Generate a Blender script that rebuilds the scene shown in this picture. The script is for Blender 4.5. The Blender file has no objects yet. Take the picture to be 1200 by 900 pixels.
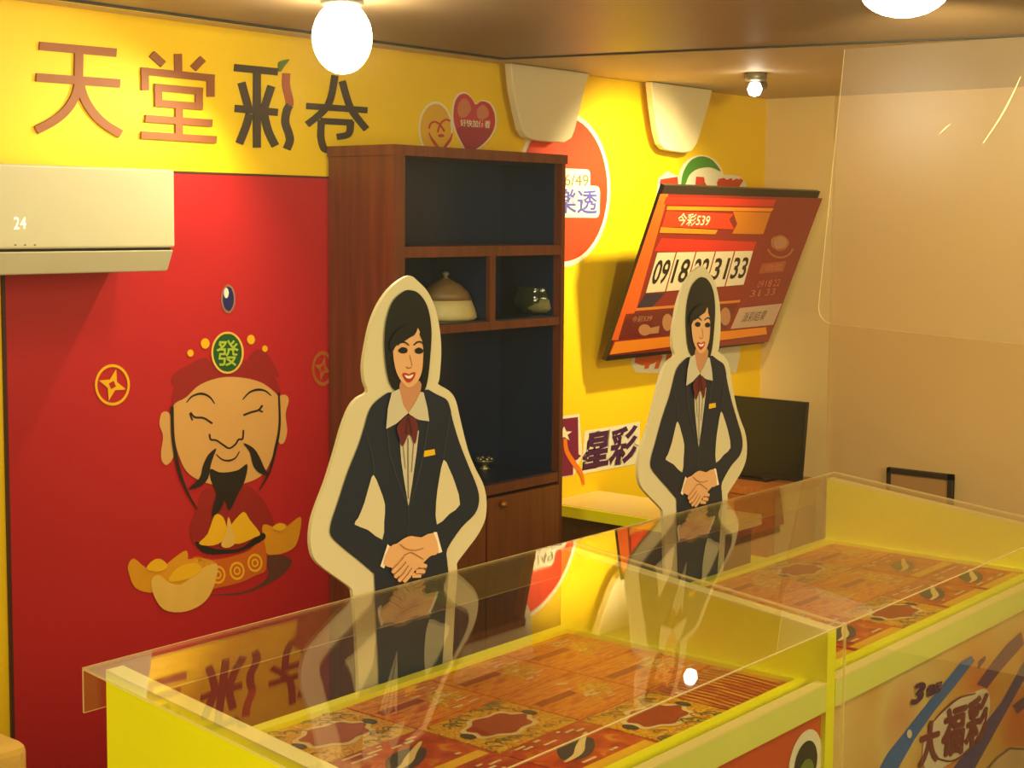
import bpy, bmesh, math, random
from mathutils import Vector, Matrix
random.seed(7)
C = bpy.context.scene.collection
S = bpy.context.scene

# ------------------------------------------------------------------ camera, world, lights, exposure
EYE = 1.75
F_PX, PITCH, YAW, ROLL, CY = 1780.0, .089, .687, .008, 417.0
_fw = Vector((math.cos(YAW), math.sin(YAW), 0)); _r = Vector((math.sin(YAW), -math.cos(YAW), 0)); _up = Vector((0, 0, 1))
FW = _fw*math.cos(PITCH) - _up*math.sin(PITCH); _u = _up*math.cos(PITCH) + _fw*math.sin(PITCH)
RT = _r*math.cos(ROLL) + _u*math.sin(ROLL); UP = _u*math.cos(ROLL) - _r*math.sin(ROLL)
cd = bpy.data.cameras.new('camera'); cam = bpy.data.objects.new('camera', cd); C.objects.link(cam)
M = Matrix((RT, UP, -FW)).transposed().to_4x4(); M.translation = (0, 0, EYE); cam.matrix_world = M
cd.sensor_width = 36; cd.lens = F_PX*36/1200; cd.shift_y = -(450-CY)/1200; cd.clip_start = .02
S.camera = cam
S.view_settings.view_transform = 'Standard'; S.view_settings.look = 'None'
S.view_settings.gamma = 1; S.view_settings.use_curve_mapping = False
S.view_settings.exposure = 0.0
S.cycles.transparent_max_bounces = 32; S.cycles.max_bounces = 10
S.cycles.caustics_reflective = False; S.cycles.caustics_refractive = False

w = bpy.data.worlds.new('world'); S.world = w; w.use_nodes = True
w.node_tree.nodes['Background'].inputs[0].default_value = (1.0, .80, .46, 1)
w.node_tree.nodes['Background'].inputs[1].default_value = .14
_vs = w.node_tree.nodes.new('ShaderNodeVolumeScatter')            # thin haze in the air of the shop
_vs.inputs['Color'].default_value = (1, .93, .78, 1); _vs.inputs['Density'].default_value = .008; _vs.inputs['Anisotropy'].default_value = .65
w.node_tree.links.new(_vs.outputs[0], w.node_tree.nodes['World Output'].inputs['Volume'])
WARM = (1.0, .85, .44)

def lamp(kind, name, loc, power, aim=None, **kw):
    d = bpy.data.lights.new(name, kind); d.energy = power; d.color = WARM
    for k, v in kw.items(): setattr(d, k, v)
    o = bpy.data.objects.new(name, d); C.objects.link(o); o.location = loc
    if aim is not None:
        o.rotation_euler = (Vector(aim)-Vector(loc)).to_track_quat('-Z', 'Y').to_euler()
    return o
# recessed ceiling lights of the shop (in the ceiling, above the frame)
lamp('AREA', 'ceiling_panel_light', (1.9, 2.1, 2.235), 5, (1.9, 2.1, 0), size=.5)
lamp('AREA', 'ceiling_panel_light', (.9, .8, 2.235), 15, (.9, .8, 0), size=.5)
lamp('AREA', 'ceiling_panel_light', (3.2, .4, 2.235), 22, (3.2, .4, 0), size=.5)
lamp('AREA', 'added_fill_light', (-.9, .7, 1.9), 66, (1.5, 1.8, .75), size=1.2)      # unseen fill, added to brighten the left side of the counter
lamp('AREA', 'added_fill_light', (2.4, -.9, 1.8), 58, (3.2, 1.4, .8), size=1.4)  # second unseen fill, added to brighten the counter fronts
lamp('SPOT', 'wall_washer', (4.55, 2.62, 2.2), 95, (4.66, 3.3, 1.62), spot_size=1.7, spot_blend=.9, shadow_soft_size=.03)
lamp('SPOT', 'mural_spot', (2.72, 2.94, 2.12), 19, (1.9, 3.3, 1.0), spot_size=2.5, spot_blend=.7, shadow_soft_size=.015)
lamp('SPOT', 'side_wall_spot', (3.15, 1.42, 2.13), 110, (5.73, 2.3, 1.15), spot_size=1.7, spot_blend=.9, shadow_soft_size=.05)

# ------------------------------------------------------------------ pixel -> place helpers
def ray(x, y): return FW + RT*((x-600)/F_PX) + UP*((CY-y)/F_PX)
def onY(x, y, Y): d = ray(x, y); p = d*(Y/d.y); p.z += EYE; return p
def onX(x, y, X): d = ray(x, y); p = d*(X/d.x); p.z += EYE; return p
def onZ(x, y, Z): d = ray(x, y); p = d*((Z-EYE)/d.z); p.z += EYE; return p
def onP(x, y, P0, n):
    d = ray(x, y); o = Vector((0, 0, EYE)); t = (Vector(P0)-o).dot(n)/d.dot(n); return o+d*t

# ------------------------------------------------------------------ materials
def lin(c):
    f = lambda v: (v/255/12.92 if v/255 <= .04045 else ((v/255+.055)/1.055)**2.4)
    return tuple(f(v) for v in c)+(1,)
_m = {}
def mat(name, col, rough=.5, metal=0., var=.06, scale=8., emit=0., spec=.5, coat=0., bump=0.):
    if name in _m: return _m[name]
    m = bpy.data.materials.new(name); m.use_nodes = True; nt = m.node_tree; b = nt.nodes['Principled BSDF']
    c = lin(col)
    tc = nt.nodes.new('ShaderNodeTexCoord'); nz = nt.nodes.new('ShaderNodeTexNoise')
    nz.inputs['Scale'].default_value = scale; nz.inputs['Detail'].default_value = 4
    nt.links.new(tc.outputs['Object'], nz.inputs['Vector'])
    mx = nt.nodes.new('ShaderNodeMix'); mx.data_type = 'RGBA'
    mx.inputs['A'].default_value = tuple(v*(1-var) for v in c[:3])+(1,)
    mx.inputs['B'].default_value = tuple(min(1, v*(1+var)) for v in c[:3])+(1,)
    nt.links.new(nz.outputs['Fac'], mx.inputs['Factor'])
    nt.links.new(mx.outputs['Result'], b.inputs['Base Color'])
    b.inputs['Roughness'].default_value = rough; b.inputs['Metallic'].default_value = metal
    b.inputs['Specular IOR Level'].default_value = spec; b.inputs['Coat Weight'].default_value = coat
    b.inputs['Coat Roughness'].default_value = .05
    if emit:
        nt.links.new(mx.outputs['Result'], b.inputs['Emission Color']); b.inputs['Emission Strength'].default_value = emit
    if bump:
        bp = nt.nodes.new('ShaderNodeBump'); bp.inputs['Strength'].default_value = bump; bp.inputs['Distance'].default_value = .01
        nt.links.new(nz.outputs['Fac'], bp.inputs['Height']); nt.links.new(bp.outputs['Normal'], b.inputs['Normal'])
    _m[name] = m; return m
def wood(name, c1, c2, rough=.4, axis='Z', scale=3.):
    if name in _m: return _m[name]
    m = bpy.data.materials.new(name); m.use_nodes = True; nt = m.node_tree; b = nt.nodes['Principled BSDF']
    tc = nt.nodes.new('ShaderNodeTexCoord'); mp = nt.nodes.new('ShaderNodeMapping')
    mp.inputs['Scale'].default_value = {'Z': (14, 14, .8), 'X': (.8, 14, 14)}[axis]
    nz = nt.nodes.new('ShaderNodeTexNoise'); nz.inputs['Scale'].default_value = scale; nz.inputs['Detail'].default_value = 6
    cr = nt.nodes.new('ShaderNodeValToRGB'); cr.color_ramp.elements[0].color = lin(c1); cr.color_ramp.elements[1].color = lin(c2)
    cr.color_ramp.elements[0].position = .3; cr.color_ramp.elements[1].position = .7
    nt.links.new(tc.outputs['Object'], mp.inputs['Vector']); nt.links.new(mp.outputs['Vector'], nz.inputs['Vector'])
    nt.links.new(nz.outputs['Fac'], cr.inputs['Fac']); nt.links.new(cr.outputs['Color'], b.inputs['Base Color'])
    b.inputs['Roughness'].default_value = rough; _m[name] = m; return m
def printed(name, stops, scale=30., stretch=(1, 1, 1), rough=.35, detail=3., dist=0.):
    """a printed paper surface: noise through a colour ramp"""
    if name in _m: return _m[name]
    m = bpy.data.materials.new(name); m.use_nodes = True; nt = m.node_tree; b = nt.nodes['Principled BSDF']
    tc = nt.nodes.new('ShaderNodeTexCoord'); mp = nt.nodes.new('ShaderNodeMapping'); mp.inputs['Scale'].default_value = stretch
    nz = nt.nodes.new('ShaderNodeTexNoise'); nz.inputs['Scale'].default_value = scale; nz.inputs['Detail'].default_value = detail
    nz.inputs['Distortion'].default_value = dist
    cr = nt.nodes.new('ShaderNodeValToRGB'); el = cr.color_ramp.elements
    while len(el) > 1: el.remove(el[0])
    el[0].position = stops[0][0]; el[0].color = lin(stops[0][1])
    for p, c in stops[1:]:
        e = el.new(p); e.color = lin(c)
    nt.links.new(tc.outputs['Object'], mp.inputs['Vector']); nt.links.new(mp.outputs['Vector'], nz.inputs['Vector'])
    nt.links.new(nz.outputs['Fac'], cr.inputs['Fac']); nt.links.new(cr.outputs['Color'], b.inputs['Base Color'])
    b.inputs['Roughness'].default_value = rough; _m[name] = m; return m
def clear(name, tint=(1, 1, 1), haze=.02, hazecol=(230, 220, 190), f0=.045, f90=.95, rough=.012):
    """thin clear plastic: see-through, a Fresnel reflection and a trace of dust"""
    if name in _m: return _m[name]
    m = bpy.data.materials.new(name); m.use_nodes = True; nt = m.node_tree; nt.nodes.clear()
    out = nt.nodes.new('ShaderNodeOutputMaterial'); tr = nt.nodes.new('ShaderNodeBsdfTransparent'); tr.inputs[0].default_value = tint+(1,)
    gl = nt.nodes.new('ShaderNodeBsdfGlossy'); gl.inputs['Roughness'].default_value = rough
    df = nt.nodes.new('ShaderNodeBsdfDiffuse'); df.inputs[0].default_value = lin(hazecol)
    lw = nt.nodes.new('ShaderNodeLayerWeight'); lw.inputs[0].default_value = .5
    pw = nt.nodes.new('ShaderNodeMath'); pw.operation = 'POWER'; pw.inputs[1].default_value = 4.4
    ml = nt.nodes.new('ShaderNodeMath'); ml.operation = 'MULTIPLY_ADD'; ml.inputs[1].default_value = f90; ml.inputs[2].default_value = f0
    nt.links.new(lw.outputs['Facing'], pw.inputs[0]); nt.links.new(pw.outputs[0], ml.inputs[0])
    m1 = nt.nodes.new('ShaderNodeMixShader'); m2 = nt.nodes.new('ShaderNodeMixShader')
    m1.inputs[0].default_value = haze; nt.links.new(tr.outputs[0], m1.inputs[1]); nt.links.new(df.outputs[0], m1.inputs[2])
    nt.links.new(ml.outputs[0], m2.inputs[0]); nt.links.new(m1.outputs[0], m2.inputs[1]); nt.links.new(gl.outputs[0], m2.inputs[2])
    nt.links.new(m2.outputs[0], out.inputs[0]); _m[name] = m; return m
def glow(name, col, strength):
    if name in _m: return _m[name]
    m = bpy.data.materials.new(name); m.use_nodes = True; nt = m.node_tree; b = nt.nodes['Principled BSDF']
    b.inputs['Base Color'].default_value = lin(col); b.inputs['Emission Color'].default_value = lin(col)
    b.inputs['Emission Strength'].default_value = strength; _m[name] = m; return m

# ------------------------------------------------------------------ object helpers
ORG = {}
def obj(name, bm, m, parent=None, smooth=False, bevel=0., mats=None):
    me = bpy.data.meshes.new(name)
    bm.normal_update()
    org = ORG.get(parent.name, Vector()) if parent else Vector()
    if org.length: bmesh.ops.translate(bm, verts=bm.verts, vec=-org)
    bm.to_mesh(me); bm.free()
    o = bpy.data.objects.new(name, me); C.objects.link(o)
    for x in (mats or [m]): me.materials.append(x)
    if smooth:
        for p in me.polygons: p.use_smooth = True
    if bevel:
        b = o.modifiers.new('bevel', 'BEVEL'); b.width = bevel; b.segments = 3; b.limit_method = 'ANGLE'
    if parent: o.parent = parent
    ORG[o.name] = org
    return o
def thing(name, label, cat, loc=(0, 0, 0), group=None):
    o = bpy.data.objects.new(name, None); C.objects.link(o); o.location = loc; o.empty_display_size = .05
    ORG[o.name] = Vector(loc); return tag(o, label, cat, group)
def tag(o, label, cat, group=None):
    o['label'] = label; o['category'] = cat
    if group: o['group'] = group
    return o
def struct(name, bm, m, **k): o = obj(name, bm, m, **k); o['kind'] = 'structure'; return o
def NB(): return bmesh.new()
def box(bm, a, b, mi=0):
    x0, y0, z0 = a; x1, y1, z1 = b
    v = [bm.verts.new(p) for p in ((x0,y0,z0),(x1,y0,z0),(x1,y1,z0),(x0,y1,z0),(x0,y0,z1),(x1,y0,z1),(x1,y1,z1),(x0,y1,z1))]
    for f in ((3,2,1,0),(4,5,6,7),(0,1,5,4),(1,2,6,5),(2,3,7,6),(3,0,4,7)):
        bm.faces.new([v[i] for i in f]).material_index = mi
    return bm
def hexa(bm, v8, mi=0):
    v = [bm.verts.new(p) for p in v8]
    for f in ((3,2,1,0),(4,5,6,7),(0,1,5,4),(1,2,6,5),(2,3,7,6),(3,0,4,7)):
        bm.faces.new([v[i] for i in f]).material_index = mi
    return bm
def prism(bm, pts, off, mi=0):
    """closed outline pts (3-D) extruded by vector off"""
    a = [bm.verts.new(p) for p in pts]; b = [bm.verts.new(Vector(p)+Vector(off)) for p in pts]
    n = len(a); bm.faces.new(a).material_index = mi; bm.faces.new(b[::-1]).material_index = mi
    for i in range(n):
        bm.faces.new((a[i], b[i], b[(i+1) % n], a[(i+1) % n])).material_index = mi
    bmesh.ops.recalc_face_normals(bm, faces=bm.faces); return bm
def poly(bm, pts, mi=0):
    try: bm.faces.new([bm.verts.new(p) for p in pts]).material_index = mi
    except ValueError: pass
    return bm
def lathe(bm, prof, c, n=24, mi=0):
    rings = []
    for r, z in prof:
        rings.append([bm.verts.new((c[0]+r*math.cos(2*math.pi*i/n), c[1]+r*math.sin(2*math.pi*i/n), c[2]+z)) for i in range(n)] if r > 1e-6 else [bm.verts.new((c[0], c[1], c[2]+z))])
    for a, b in zip(rings, rings[1:]):
        for i in range(n):
            j = (i+1) % n
            if len(a) == 1 and len(b) == 1: continue
            f = (a[0], b[j], b[i]) if len(a) == 1 else (a[i], a[j], b[0]) if len(b) == 1 else (a[i], a[j], b[j], b[i])
            bm.faces.new(f).material_index = mi
    for r_, flip in ((rings[0], True), (rings[-1], False)):
        if len(r_) > 1: bm.faces.new(r_[::-1] if flip else r_)
    bmesh.ops.recalc_face_normals(bm, faces=bm.faces); return bm
def tube(bm, p, q, r, n=12):
    p, q = Vector(p), Vector(q); d = (q-p).normalized(); a = d.orthogonal().normalized(); b = d.cross(a)
    A = [bm.verts.new(p+(a*math.cos(t)+b*math.sin(t))*r) for t in [2*math.pi*i/n for i in range(n)]]
    B = [bm.verts.new(q+(a*math.cos(t)+b*math.sin(t))*r) for t in [2*math.pi*i/n for i in range(n)]]
    for i in range(n): bm.faces.new((A[i], A[(i+1) % n], B[(i+1) % n], B[i]))
    bm.faces.new(A[::-1]); bm.faces.new(B); return bm
# 2-D drawing helpers (outlines of printed shapes)
def smo(pts, k=4, closed=True):
    n = len(pts); out = []
    rng = range(n) if closed else range(n-1)
    for i in rng:
        if closed: p0, p1, p2, p3 = pts[i-1], pts[i], pts[(i+1) % n], pts[(i+2) % n]
        else: p0, p1, p2, p3 = pts[max(i-1, 0)], pts[i], pts[i+1], pts[min(i+2, n-1)]
        for j in range(k):
            t = j/k; out.append(tuple(.5*(2*b+(c-a)*t+(2*a-5*b+4*c-d)*t*t+(3*b-a-3*c+d)*t**3) for a, b, c, d in zip(p0, p1, p2, p3)))
    if not closed: out.append(tuple(pts[-1]))
    return out
def stroke(pts, w, curve=False, taper=None):
    if curve: pts = smo(pts, 5, False)
    L, R = [], []; n = len(pts)
    for i, p in enumerate(pts):
        a = pts[max(i-1, 0)]; b = pts[min(i+1, n-1)]; dx, dy = b[0]-a[0], b[1]-a[1]; d = math.hypot(dx, dy) or 1
        h = w/2
        if taper: t = i/(n-1); h = w/2*(taper[0]+(taper[1]-taper[0])*t if len(taper) == 2 else (taper[0]*(1-2*t)+taper[1]*2*t if t < .5 else taper[1]*(2-2*t)+taper[2]*(2*t-1)))
        L.append((p[0]-dy/d*h, p[1]+dx/d*h)); R.append((p[0]+dy/d*h, p[1]-dx/d*h))
    return L+R[::-1]
def ell(cx, cy, rx, ry, n=28, a0=0.): return [(cx+rx*math.cos(2*math.pi*i/n+a0), cy+ry*math.sin(2*math.pi*i/n+a0)) for i in range(n)]
def ring(bm, cx, cy, rx, ry, w, f, n=32, t0=0., t1=2*math.pi):
    for i in range(n):
        a, b = t0+(t1-t0)*i/n, t0+(t1-t0)*(i+1)/n
        poly(bm, [f((cx+rx*math.cos(a), cy+ry*math.sin(a))), f((cx+rx*math.cos(b), cy+ry*math.sin(b))),
                  f((cx+(rx-w)*math.cos(b), cy+(ry-w*ry/rx)*math.sin(b))), f((cx+(rx-w)*math.cos(a), cy+(ry-w*ry/rx)*math.sin(a)))])
    return bm
EACH = {'ear','eyebrow','eye','cuff','finger','moustache','arm_gap','portrait','collar','cap_bead','cap_string','ingot_crown','screen_panel','gem','heart_shine','label_plate','shirt_fold','bow_fold','poster_ribbon','poster_oval_line','title_band','scratch_mark'}
def near(p, i):                    # keeps overlapping prints of one layer a hair apart
    return p+(Vector((0, 0, EYE))-p).normalized()*(.00005*i)
def shapes(name, polys, m, f, parent=None):
    if name in EACH and len(polys) > 1:
        r = [shapes(name, [p], m, (lambda q, i=i: near(f(q), i)), parent) for i, p in enumerate(polys)]
        return r[0]
    bm = NB()
    for i, p in enumerate(polys): poly(bm, [near(f(q), i) for q in p])
    return obj(name, bm, m, parent)
def btext(bm, body, quad, f, d, bold=0.):
    for i, (dx, dy) in enumerate(((-d, 0), (d, 0), (0, -d), (0, d))):
        text(bm, body, [(x+dx, y+dy) for x, y in quad], (lambda q, i=i: near(f(q), i)), bold)
    return bm
_txt = {}
def glyphs(body, bold=0.):
    k = (body, bold)
    if k not in _txt:
        cu = bpy.data.curves.new('t', 'FONT'); cu.body = body; cu.offset = bold; cu.resolution_u = 3
        o = bpy.data.objects.new('t', cu); C.objects.link(o); bpy.context.view_layer.update()
        dg = bpy.context.evaluated_depsgraph_get(); me = bpy.data.meshes.new_from_object(o.evaluated_get(dg))
        vs = [tuple(v.co[:2]) for v in me.vertices]; fs = [tuple(p.vertices) for p in me.polygons]
        bpy.data.objects.remove(o); bpy.data.curves.remove(cu); bpy.data.meshes.remove(me)
        xs = [v[0] for v in vs]; ys = [v[1] for v in vs]
        _txt[k] = ([((x-min(xs))/(max(xs)-min(xs)), (y-min(ys))/(max(ys)-min(ys))) for x, y in vs], fs)
    return _txt[k]
def text(bm, body, quad, f, bold=0., grow=0.):
    """lettering fitted into quad = TL,TR,BR,BL"""
    vs, fs = glyphs(body, bold); tl, tr, br, bl = quad
    V = []
    for u, v in vs:
        u = -grow+(1+2*grow)*u; v = -grow+(1+2*grow)*v
        V.append(bm.verts.new(f(tuple((tl[i]*(1-u)+tr[i]*u)*v+(bl[i]*(1-u)+br[i]*u)*(1-v) for i in (0, 1)))))
    for p in fs:
        try: bm.faces.new([V[i] for i in p])
        except ValueError: pass
    return bm

# ------------------------------------------------------------------ the room
W, XR, ZC = 3.30, 5.73, 2.25
YEL = mat('yellow_wall_paint', (248, 204, 2), .55, var=.03, scale=2)
BEI = mat('beige_wall_paint', (214, 178, 120), .7, var=.04, scale=3)
CEI = mat('ceiling_paint', (205, 184, 140), .6, var=.04)
CEI2 = mat('ceiling_panel_laminate', (140, 112, 78), .45, var=.10, scale=3)
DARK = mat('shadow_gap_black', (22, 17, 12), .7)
struct('wall_back', box(NB(), (-1.0, W, 0), (XR+.1, W+.1, ZC+.05)), YEL)
struct('wall_right', box(NB(), (XR, -1.0, 0), (XR+.1, W, ZC+.05)), BEI)
FLO = wood('dark_floor', (52, 33, 20), (78, 50, 30), .5, 'X')
struct('floor', box(NB(), (-1.0, -1.0, -.1), (XR+.1, W+.1, 0)), FLO)
struct('ceiling', box(NB(), (-1.0, -1.0, ZC+.02), (XR+.1, W+.1, ZC+.1)), CEI)
seam = [(-1.0, 3.05), (3.66, 3.05), (3.93, 2.0), (4.6, -1.0), (-1.0, -1.0)]
struct('trim_1', prism(NB(), [Vector((x, y, ZC)) for x, y in seam], (0, 0, .018)), CEI2)
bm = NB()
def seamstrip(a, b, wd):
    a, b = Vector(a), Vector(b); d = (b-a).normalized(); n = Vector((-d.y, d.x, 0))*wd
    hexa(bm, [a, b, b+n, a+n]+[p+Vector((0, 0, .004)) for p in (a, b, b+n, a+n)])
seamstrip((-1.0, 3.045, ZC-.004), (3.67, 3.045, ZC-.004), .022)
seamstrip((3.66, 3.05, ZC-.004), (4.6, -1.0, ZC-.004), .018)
struct('seam_shade_strip', bm, DARK)  # black strip put in for the shade of the ceiling seam
struct('trim_3', box(NB(), (-1.0, 3.066, ZC-.004), (2.9, 3.076, ZC+.019)), mat('cream_metal_trim', (235, 222, 175), .3))
# shallow strip of paler beige on the right wall beside the corner
struct('trim_4', box(NB(), (XR-.02, 2.98, 0), (XR, W, ZC+.02)), mat('pale_beige_strip', (222, 194, 136), .65, var=.03))

def wl(k=0):                      # a print lying on the yellow wall, layer k
    return lambda p: onY(p[0], p[1], W-.0015-.0012*k)

# ------------------------------------------------------------------ red mural
mur = thing('wall_mural_panel', 'large red mural panel of a smiling bearded man in a red cap with gold ingots', 'mural', (2.6, W, .0))
RED = mat('mural_red', (184, 24, 36), .42, var=.05, scale=1.5)
x0, x1 = onY(12, 700, W).x, 3.24
ztop = onY(205, 203, W).z
obj('panel_board', box(NB(), (x0, W-.006, .02), (x1, W, ztop)), RED, mur)
obj('edge_trim', box(box(NB(), (x0-.008, W-.008, .02), (x0, W, ztop+.006)), (x0, W-.008, ztop), (x1, W, ztop+.006)), mat('mural_trim_dark', (70, 30, 18), .5), mur)
def mz(k): return lambda q: onY(80+q[0]/2.1435, 320+q[1]/2.1435, W-.0075-.001*k)
SKIN = mat('mural_skin', (214, 160, 92), .5, var=.04); INK = mat('mural_black_ink', (28, 16, 12), .5)
RED2 = mat('mural_dark_red', (150, 24, 28), .45); GOLD = mat('mural_gold', (222, 150, 22), .45, var=.12, scale=14)
GOLDL = mat('mural_pale_gold', (232, 184, 84), .45, var=.1, scale=14); ORG_ = mat('mural_orange', (205, 96, 18), .45)
YELP = mat('mural_yellow', (238, 180, 20), .45); GRN = mat('mural_green', (20, 84, 34), .4)
GREY = mat('mural_grey_shadow', (96, 52, 42), .5)
shapes('cap', [smo([(262,335),(268,285),(300,245),(350,222),(400,213),(450,220),(500,240),(528,280),(534,318),(520,300),(480,275),(430,264),(380,264),(330,282),(296,312)]),
               smo([(266,282),(262,258),(300,232),(345,212),(352,240),(310,262)]), smo([(452,222),(474,192),(500,204),(520,235),(530,262),(500,245)])], RED2, mz(0), mur)
shapes('ear', [smo([(258,360),(236,350),(229,380),(238,410),(233,450),(236,474),(250,481),(266,450)]), smo([(526,318),(545,306),(554,320),(546,355),(550,395),(543,424),(530,427),(524,390)])], SKIN, mz(1), mur)
shapes('face', [smo([(262,338),(296,312),(330,281),(380,263),(430,262),(480,273),(515,296),(530,318),(530,365),(522,430),(506,478),(486,508),(450,526),(400,534),(350,528),(305,506),(283,472),(268,420)])], SKIN, mz(2), mur)
fl = [stroke([(297,325),(312,309),(335,303),(355,311),(368,328)],6,True,(.4,1,.4)), stroke([(438,318),(455,300),(475,293),(495,296),(510,308)],6,True,(.4,1,.4)),
      stroke([(307,350),(318,362),(340,364),(362,378)],5,True), stroke([(305,352),(312,370)],4), stroke([(440,357),(458,350),(478,344),(488,332)],5,True), stroke([(478,344),(489,349)],4),
      stroke([(355,404),(358,418),(372,420),(390,432),(405,440),(420,430),(428,418),(438,416),(440,394)],4.5,True), stroke([(372,455),(386,468),(404,471),(420,464),(430,448)],5,True,(.4,1,.4))]
shapes('face_lines', fl, INK, mz(3), mur)
shapes('beard', [smo([(357,492),(378,500),(402,500),(428,494),(450,480),(444,520),(428,552),(405,596),(394,570),(384,592),(361,612),(366,580),(372,552),(358,520)],3)], INK, mz(3), mur)
shapes('moustache', [smo([(372,440),(352,456),(338,485),(330,515),(302,543),(330,537),(351,516),(358,482),(366,458)],3), smo([(440,427),(456,450),(464,482),(480,502),(503,508),(492,488),(482,465),(466,440)],3)], INK, mz(4), mur)
shapes('cap_string', [stroke([(261,335),(264,420),(280,500),(300,552),(324,594)],8,True,(1,1,.4)), stroke([(529,300),(531,380),(521,440),(505,500),(480,545)],7,True,(.6,1,.4))], INK, mz(4), mur)
shapes('cap_bead', [ell(307,201,8,9), ell(344,177,11,13), ell(459,167,10,12), ell(494,190,7,8)], YELP, mz(2), mur)
jw = shapes('jewel', [ell(400,200,36,48)], GRN, mz(3), mur)
obj('jewel_rim', ring(NB(), 400, 200, 41, 53, 5, mz(3)), GOLDL, jw)
obj('jewel_character', text(NB(), '發', [(372,168),(428,168),(428,234),(372,234)], mz(4), .01), mat('mural_lime', (170, 190, 60), .45), jw)
cbb = shapes('cap_bauble', [ell(402,65,14,31)], mat('mural_navy', (28, 30, 92), .4), mz(1), mur)
obj('bauble_rim', ring(NB(), 402, 65, 18, 36, 4, mz(1)), mat('mural_taupe', (150, 110, 90), .5), cbb)
shapes('bauble_glint', [ell(397,50,6,13)], mat('mural_white', (225, 220, 210), .5), mz(2), cbb)
def coin(cx, cy, rx, ry, m):
    bm = ring(NB(), cx, cy, rx, ry, 6, mz(1))
    pts = []
    for i in range(4):
        a = i*math.pi/2-1.3
        pts += [(cx+rx*.80*math.cos(a), cy+ry*.80*math.sin(a)), (cx+rx*.30*math.cos(a+math.pi/4), cy+ry*.30*math.sin(a+math.pi/4))]
    hole = [(cx+rx*.17*s, cy+ry*.17*t) for s, t in ((1,0),(0,1),(-1,0),(0,-1))]
    o = [(p[0], p[1]) for p in pts]
    poly(bm, [mz(1)(p) for p in o])
    c = obj('coin_motif', bm, m, mur)
    shapes('coin_hole', [[(cx+rx*.2*s, cy+ry*.2*t) for s, t in ((1,.35),(-.35,1),(-1,-.35),(.35,-1))]], RED, mz(2), c)
coin(111, 281, 44, 52, YELP); coin(639, 240, 27, 44, mat('mural_dull_gold', (176, 92, 30), .5))
shapes('robe', [smo([(320,600),(340,545),(400,540),(450,535),(490,570),(520,640),(500,690),(400,705),(322,690),(305,640)])], RED2, mz(0), mur)
shapes('ground_shadow', [smo([(340,808),(440,800),(500,765),(497,715),(530,708),(562,722),(540,757),(480,792),(420,808)])], GREY, mz(0), mur)
shapes('robe_base', [smo([(315,712),(360,720),(410,712),(455,696),(490,668),(498,742),(470,760),(430,778),(370,792),(330,800),(308,760)],3)], ORG_, mz(1), mur)
bm = NB()
for cx, cy in ((331,742),(376,758),(424,748),(469,728)):
    ring(bm, cx, cy, 19, 23, 5, mz(2)); ring(bm, cx, cy, 9, 11, 4, mz(2))
obj('base_rings', bm, YELP, mur)
shapes('belt', [smo([(322,674),(358,690),(400,695),(440,688),(484,652),(494,668),(440,696),(405,704),(350,706),(326,690)],3)], INK, mz(2), mur)
shapes('collar', [smo([(368,608),(388,612),(398,640),(394,668),(365,684),(328,680),(350,655)],3), smo([(442,600),(456,620),(482,654),(468,664),(430,680),(408,672),(406,640),(424,614)],3)], YELP, mz(3), mur)
shapes('throat', [smo([(402,612),(412,640),(420,676),(402,690),(384,684),(396,650)],3)], GOLDL, mz(4), mur)
shapes('ingot', [smo([(487,640),(500,632),(530,645),(552,634),(583,612),(583,645),(571,685),(545,702),(515,708),(496,700)],3)], GOLD, mz(1), mur)
shapes('ingot', [smo([(150,735),(165,717),(195,740),(228,745),(265,716),(297,697),(299,730),(282,762),(240,790),(205,803),(168,790),(154,760)],3)], GOLD, mz(1), mur)
shapes('ingot', [smo([(208,772),(228,758),(250,775),(285,782),(330,745),(373,730),(371,770),(352,815),(322,840),(282,852),(240,845),(216,812)],3)], GOLDL, mz(3), mur)
shapes('ingot_hollow', [smo([(214,768),(255,735),(320,716),(372,730),(340,768),(285,786),(245,780)],3)], GOLD, mz(2), mur)
shapes('ingot_crown', [smo([(196,742),(215,720),(236,720),(250,738),(225,750)],3), smo([(252,774),(275,740),(318,728),(335,745),(300,768)],3), smo([(512,640),(530,628),(548,634),(535,648)],3)], YELP, mz(4), mur)

# ------------------------------------------------------------------ characters of the shop sign
SGN = mat('sign_brown', (146, 82, 44), .6, metal=.0, var=.1, scale=3); SGN2 = mat('sign_brown_dimmed', (66, 48, 36), .6, metal=.0, var=.12, scale=3)  # darker brown imitates the letters' uneven reflection by colour alone
def sz1(p): return onY(p[0]/2.609, p[1]/2.609, W-.006)
def sz2(p): return onY(160+p[0]/6, 50+p[1]/6, W-.006)
def sz3(p): return onY(270+p[0]/6, 40+p[1]/6, W-.006)
def strokes(bm, lst, f, w):
    for i, s in enumerate(lst):
        cv = len(s) > 2 and s[-1] != 'L'; pts = [q for q in s if q != 'L']
        prism(bm, [near(f(q), 4*i) for q in stroke(pts, w, cv)], (0, .005, 0))
    return bm
G = 'characters of the brown shop sign'
o = obj('sign_character', strokes(NB(), [[(122,140),(357,161)],[(112,236),(368,255)],[(243,152),(241,250)],[(243,246),(233,290),(206,335),(165,370),(112,398)],[(243,246),(258,298),(285,343),(322,380),(371,410)]], sz1, 26), SGN)
tag(o, 'leftmost brown character 天 with two bars, high on the yellow wall', 'sign character', G)
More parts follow.
